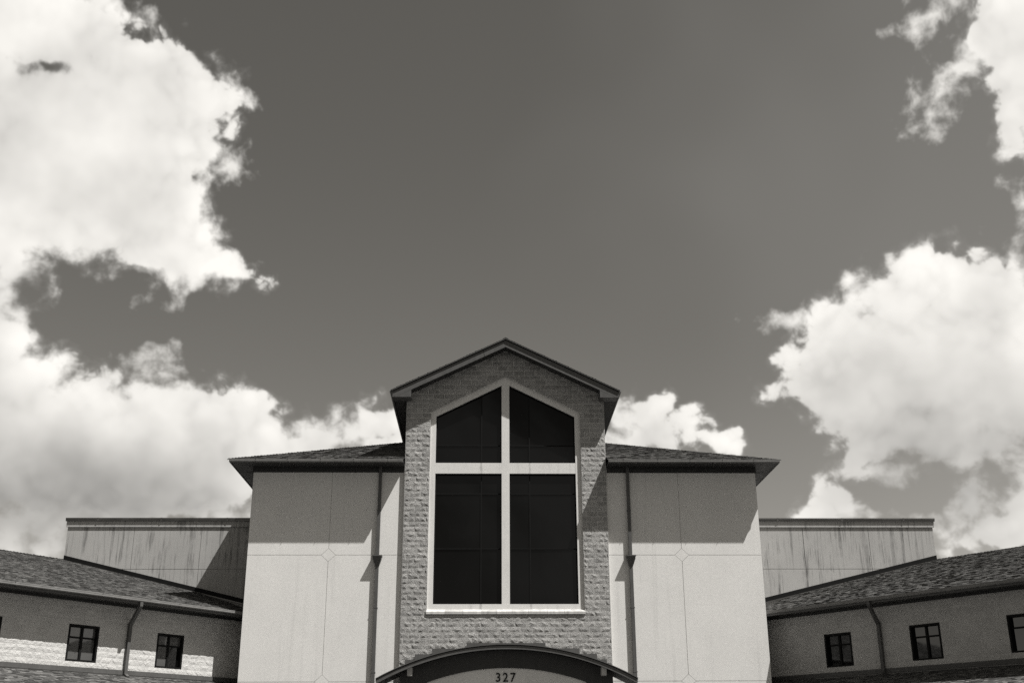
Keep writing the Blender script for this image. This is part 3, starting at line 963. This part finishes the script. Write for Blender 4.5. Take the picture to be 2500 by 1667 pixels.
# ------------------------------------------------------------------ arched entrance canopy with the street number
YC = 39.0
canopy = thing('entrance_canopy', (0, 40, 0), 'dark arched entrance canopy carrying a pale curved panel below the tall window', 'canopy')
CF = Frame(0, YC, 0)
def arc(radius, top, half, n, z_off=0.0):
    return [(half * (2 * i / n - 1), top - radius + math.sqrt(radius ** 2 - (half * (2 * i / n - 1)) ** 2) + z_off) for i in range(n + 1)]
def canopy_build():
    N = 40
    RR, TOP, HW = 9.23, 3.77, 4.35
    def shell(r_top, r_bot, y0, y1, name, mat, parent, half=HW):
        a = arc(RR + r_top, TOP + r_top, half, N); b = arc(RR + r_bot, TOP + r_bot, half * (RR + r_bot) / (RR + r_top), N)
        m = MB()
        vs = [CF(x, y0, z) for x, z in a] + [CF(x, y0, z) for x, z in b] + [CF(x, y1, z) for x, z in a] + [CF(x, y1, z) for x, z in b]
        k = N + 1
        fs = []
        for i in range(N):
            fs += [(i, k + i, k + i + 1, i + 1), (2 * k + i, 2 * k + i + 1, 3 * k + i + 1, 3 * k + i), (i, i + 1, 2 * k + i + 1, 2 * k + i), (k + i, 3 * k + i, 3 * k + i + 1, k + i + 1)]
        fs += [(0, 2 * k, 3 * k, k), (N, k + N, 3 * k + N, 2 * k + N)]
        return m.add(vs, fs).build(name, mat, parent)
    roof = shell(0.0, -0.022, -0.03, 2.0, 'roof', M['metal'], canopy)
    shell(-0.024, -0.05, 0.012, 1.97, 'drip_edge', M['frame'], canopy)
    shell(-0.052, -0.165, 0.0, 0.03, 'fascia', M['metal'], canopy)
    shell(-0.11, -0.13, 0.031, 1.96, 'soffit', M['soffit'], canopy, half=HW - 0.01)
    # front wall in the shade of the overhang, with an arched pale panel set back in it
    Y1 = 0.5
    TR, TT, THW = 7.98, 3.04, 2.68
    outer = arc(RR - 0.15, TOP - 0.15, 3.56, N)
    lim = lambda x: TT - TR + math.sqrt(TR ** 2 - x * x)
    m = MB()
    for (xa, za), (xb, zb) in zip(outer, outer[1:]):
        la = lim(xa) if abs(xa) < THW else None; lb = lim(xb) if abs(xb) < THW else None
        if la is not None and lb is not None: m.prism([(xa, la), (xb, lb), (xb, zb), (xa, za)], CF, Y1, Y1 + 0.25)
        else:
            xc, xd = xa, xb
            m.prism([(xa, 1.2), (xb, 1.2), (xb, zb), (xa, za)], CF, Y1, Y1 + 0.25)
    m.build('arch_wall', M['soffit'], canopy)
    t = arc(TR, TT + 0.02, THW + 0.05, 24)
    MB().prism([(THW + 0.05, 1.9), (-THW - 0.05, 1.9)][::-1] + t[::-1], CF, Y1 + 0.07, Y1 + 0.2).build('number_panel', M['stucco'], canopy)
    for s in (-1, 1):
        MB().box(s * 3.235 - 0.08, s * 3.235 + 0.08, 0.09, Y1, 2.77, 3.03, CF).build('bracket', M['stone'], canopy)
        a, b = sorted((s * 2.7, s * 3.56))
        MB().box(a, b, Y1 + 0.002, Y1 + 0.7, GROUND, 1.2, CF).build('pier', M['block'], canopy)
        # side walls back to the tower
        a, b = sorted((s * 3.3, s * 3.555))
        MB().box(a, b, Y1 + 0.25, 1.96, 1.2, 2.85, CF).build('side_wall', M['soffit'], canopy)
    # stepped flashing against the blocks of the tower
    steps = [(1.385, 3.99), (2.585, 3.803), (3.19, 3.616), (3.53, 3.429)]
    for i, (hx, zt) in enumerate(steps):
        MB().box(-hx, hx, 1.935 - 0.0015 * i, 1.948, zt - 0.30, zt, CF).build('step_flashing', M['metal'], canopy)
    # the number
    x = -0.385
    for ch, adv in (('3', 0.245), ('2', 0.245), ('7', 0.22)):
        cu = bpy.data.curves.new('digit', 'FONT')
        cu.body = ch; cu.size = 0.405; cu.extrude = 0.012; cu.offset = 0.0045
        tmp = bpy.data.objects.new('digit_curve', cu)
        C.objects.link(tmp)
        me = bpy.data.meshes.new_from_object(tmp.evaluated_get(bpy.context.evaluated_depsgraph_get()))
        bpy.data.objects.remove(tmp)
        me.materials.clear(); me.materials.append(M['letter'])
        o = bpy.data.objects.new('digit', me)
        C.objects.link(o)
        o.parent = number
        o.rotation_euler = (math.pi / 2, 0, 0)
        o.location = CF(x, Y1 + 0.055, 2.60) - base_of(number)
        o.scale = (0.95, 1.0, 1)
        x += adv
number = thing('house_number', (0, YC + 0.56, EYE + 2.6), 'black number 327 mounted on the pale curved panel of the canopy', 'number sign')
canopy_build()

# ------------------------------------------------------------------ wings that reach forward on both sides
ANG = R(90 - 36.67)
KR, KZ, OV = 0.295, 5.13, 0.86                               # roof pitch, roof edge height, overhang
def wing(sg):
    left = sg < 0
    th = thing('wing_building', (sg * 14, 38, 0), 'left wing with its pale block wall half in sun under dark eaves' if left else 'right wing with its pale block wall wholly in shade under dark eaves', 'building', 'two-storey wings flanking the central block')
    fr = Frame(sg * 9.45, 43.0, ANG if left else -ANG)
    X = lambda s: sg * s                                     # distance out along the wing -> frame x
    far, near = 12.4, -0.25
    WZ0, WZ1 = 2.92, 4.95
    wins = [(2.90, 4.02), (6.32, 7.44), (9.74, 10.86)]
    wz0, wz1 = 3.11, 4.23
    # backing wall with the window openings left out
    m = MB()
    ed = [near] + [e for w in wins for e in w] + [far]
    for i in range(0, len(ed), 2):
        a, b = sorted((X(ed[i]), X(ed[i + 1])))
        m.box(a, b, 0, 0.25, GROUND, 5.02, fr)
    for s0, s1 in wins:
        a, b = sorted((X(s0), X(s1)))
        m.box(a, b, 0, 0.25, GROUND, wz0, fr).box(a, b, 0, 0.25, wz1, 5.02, fr)
    a, b = sorted((X(near), X(far)))
    m.box(a, b, 0.25, 15, GROUND, 5.0, fr)
    wall = m.build('wall', M['pale_mortar'], th)
    def cutter(rect):
        za, zb = rect[0][1], rect[2][1]
        out = [rect]
        if zb > wz0 + 0.03 and za < wz1 - 0.03:
            for s0, s1 in wins:
                a, b = sorted((X(s0), X(s1)))
                nxt = []
                for r in out:
                    if r[1][0] <= a or r[0][0] >= b: nxt.append(r); continue
                    if r[0][0] < a - 0.02: nxt.append([r[0], (a - 0.003, za), (a - 0.003, zb), r[3]])
                    if r[1][0] > b + 0.02: nxt.append([(b + 0.003, za), r[1], r[2], (b + 0.003, zb)])
                out = nxt
        return out
    a, b = sorted((X(near + 0.3), X(far)))
    lay_blocks(fr, wall, M['pale_block'], a, b, WZ0, WZ1 + 0.03, cutter, 0.55, 300, lambda x, z: (abs(x) > 11.3, abs(x)), 8 + sg)
    # windows
    for k, (s0, s1) in enumerate(wins):
        a, b = sorted((X(s0), X(s1)))
        w = bpy.data.objects.new('window', None); C.objects.link(w); w.parent = th
        w.location = fr((a + b) / 2, 0, wz0) - base_of(th)
        f = MB()
        f.box(a, a + 0.065, -0.012, 0.23, wz0, wz1, fr).box(b - 0.065, b, -0.012, 0.23, wz0, wz1, fr)
        f.box(a + 0.065, b - 0.065, -0.011, 0.23, wz1 - 0.07, wz1, fr).box(a + 0.065, b - 0.065, -0.011, 0.23, wz0, wz0 + 0.05, fr)
        c = (a + b) / 2
        f.box(c - 0.038, c + 0.038, 0.07, 0.15, wz0 + 0.05, wz1 - 0.07, fr)
        for p, q in ((a + 0.065, c - 0.038), (c + 0.038, b - 0.065)): f.box(p, q, 0.075, 0.15, 3.815, 3.865, fr)
        f.build('frame', M['frame'], w)
        rng = random.Random(k * 7 + sg)
        for ip, (p, q) in enumerate(((a + 0.065, c - 0.038), (c + 0.038, b - 0.065))):
            for z0, z1 in ((wz0 + 0.05, 3.81), (3.87, wz1 - 0.07)):
                t = rng.uniform(-.003, .003)
                v = [fr(p, 0.115 - t, z0), fr(q, 0.115 + t, z0), fr(q, 0.115 + t, z1), fr(p, 0.115 - t, z1)]
                v += [u + fr.ey * 0.01 for u in v]
                MB().add(v, [(0, 1, 2, 3), (7, 6, 5, 4), (0, 4, 5, 1), (1, 5, 6, 2), (2, 6, 7, 3), (3, 7, 4, 0)]).build('pane', M['blind'] if left and not (k == 0 and ip == 1 and z0 < 3.5) else M['coated'], w)
    # eaves
    a, b = sorted((X(near), X(far)))
    MB().box(a, b, -0.055, 0.0, 4.94, 5.02, fr).build('frieze', M['soffit'], th)
    MB().box(a, b, -OV + 0.13, 0.0, 5.0205, 5.04, fr).build('soffit', M['soffit'], th)
    MB().box(a, b, -OV + 0.10, -OV + 0.13, 4.985, KZ - 0.005, fr).build('fascia', M['metal'], th)
    gutter(th, fr, a, b, -OV, KZ + 0.03, [X(s) for s in (3.9, 6.95, 10.0)])
    # roof: front slope shingled, back slope behind the ridge
    D = 8.42
    ya = -OV + 0.075
    p0, p1 = fr(a, ya, KZ), fr(b, ya, KZ)
    r0, r1 = fr(a, ya + D, KZ + KR * D), fr(b, ya + D, KZ + KR * D)
    q0, q1 = fr(a, ya + 2 * D, KZ), fr(b, ya + 2 * D, KZ)
    dn = Vector((0, 0, -0.02))
    roof = MB().add([p0, p1, r1, r0, q0, q1, p0 + dn, p1 + dn, q0 + dn, q1 + dn], [(0, 1, 2, 3), (3, 2, 5, 4), (6, 8, 9, 7), (0, 6, 7, 1)]).build('roof', M['shingle'], th)
    lay_shingles(roof, p0, fr.ex, fr.ey + Vector((0, 0, KR)), [(0, -0.02), (b - a, -0.02), (b - a, D * math.hypot(1, KR)), (0, D * math.hypot(1, KR))], 60 + sg)
    hip_caps(roof, r0, r1, KR, name='ridge_caps')
    xe = X(far)                                             # gable end under the roof
    tri = [(0.02, 5.02), (14.9, 5.02), (ya + D, KZ + KR * D - 0.06)]
    vs = [fr(xe - sg * d, y, z) for d in (0.02, 0.2) for y, z in tri]
    MB().add(vs, [(0, 1, 2), (5, 4, 3), (0, 3, 4, 1), (1, 4, 5, 2), (2, 5, 3, 0)]).build('gable_wall', M['pale_mortar'], th)
    # flashing where the roof meets the wall of the hall
    def roof_z(x):
        rel = Vector((x, YH, 0)) - Vector((fr.o.x, fr.o.y, 0))
        return KZ + KR * (rel.dot(fr.ey) - ya)
    xa, xb = sg * 9.32, sg * HX
    za, zb = roof_z(xa), roof_z(xb)
    MB().prism([(xa, za + 0.02), (xb, zb + 0.02), (xb, zb + 0.19), (xa, za + 0.19)], HF, -0.022, -0.001).build('wall_flashing', M['frame'], th)
    MB().prism([(xa, za - 0.03), (xb, zb - 0.03), (xb, zb + 0.02), (xa, za + 0.02)], HF, -0.05, -0.023).build('flashing_edge', M['coping'], th)
    # downspout
    s = 5.22
    pts = [fr(X(s + 0.2), -OV + 0.07, KZ - 0.06), fr(X(s + 0.2), -OV + 0.07, KZ - 0.20), fr(X(s), -0.085, 4.38), fr(X(s), -0.085, 2.92), fr(X(s), -0.085, 2.80), fr(X(s), -0.25, 2.70)]
    MB().sweep(pts, 0.115, 0.09, fr.ex).build('downspout', M['metal'], th)
    # lower roof below the wall, with flashing along its top
    MB().box(a, b, -0.045, -0.001, 2.79, 2.935, fr).build('base_flashing', M['metal'], th)
    KL, LZ, LD = 0.32, 2.77, 5.5
    so = fr(0, 0, LZ); down = -fr.ey + Vector((0, 0, -KL))
    sl = math.hypot(1, KL)
    # outline in (along, up-slope), cut off in line with the side of the central block
    poly = [(a, -LD * sl), (b, -LD * sl), (b, 0), (a, 0)]
    ex, ey = fr.ex, fr.ey
    # world x = o.x + ex.x*u + ey.x*(w/sl)
    lim = sg * (WX + 0.03) - so.x
    poly = clip(poly, -sg * ex.x, -sg * ey.x / sl, -sg * lim)
    P = lambda u, w: so + ex * u + (ey + Vector((0, 0, KL))) * (w / sl)
    k = len(poly)
    vs = [P(u, w) for u, w in poly]
    vs += [v + Vector((0, 0, -0.12)) for v in vs]
    low = MB().add(vs, [tuple(range(k)), tuple(range(2 * k - 1, k - 1, -1))] + [(i, i + k, (i + 1) % k + k, (i + 1) % k) for i in range(k)]).build('lower_roof', M['shingle'], th)
    lay_shingles(low, so, ex, ey + Vector((0, 0, KL)), poly, 70 + sg)
    MB().box(a, b, -0.09, -0.046, 2.745, 2.775, fr).build('flashing_edge', M['coping'], th)
    MB().box(a if left else X(3.5), X(3.5) if left else b, -LD + 0.4, 0, GROUND, LZ - LD * KL + 0.05, fr).build('lower_wall', M['pale_mortar'], th)
for sg in (-1, 1): wing(sg)
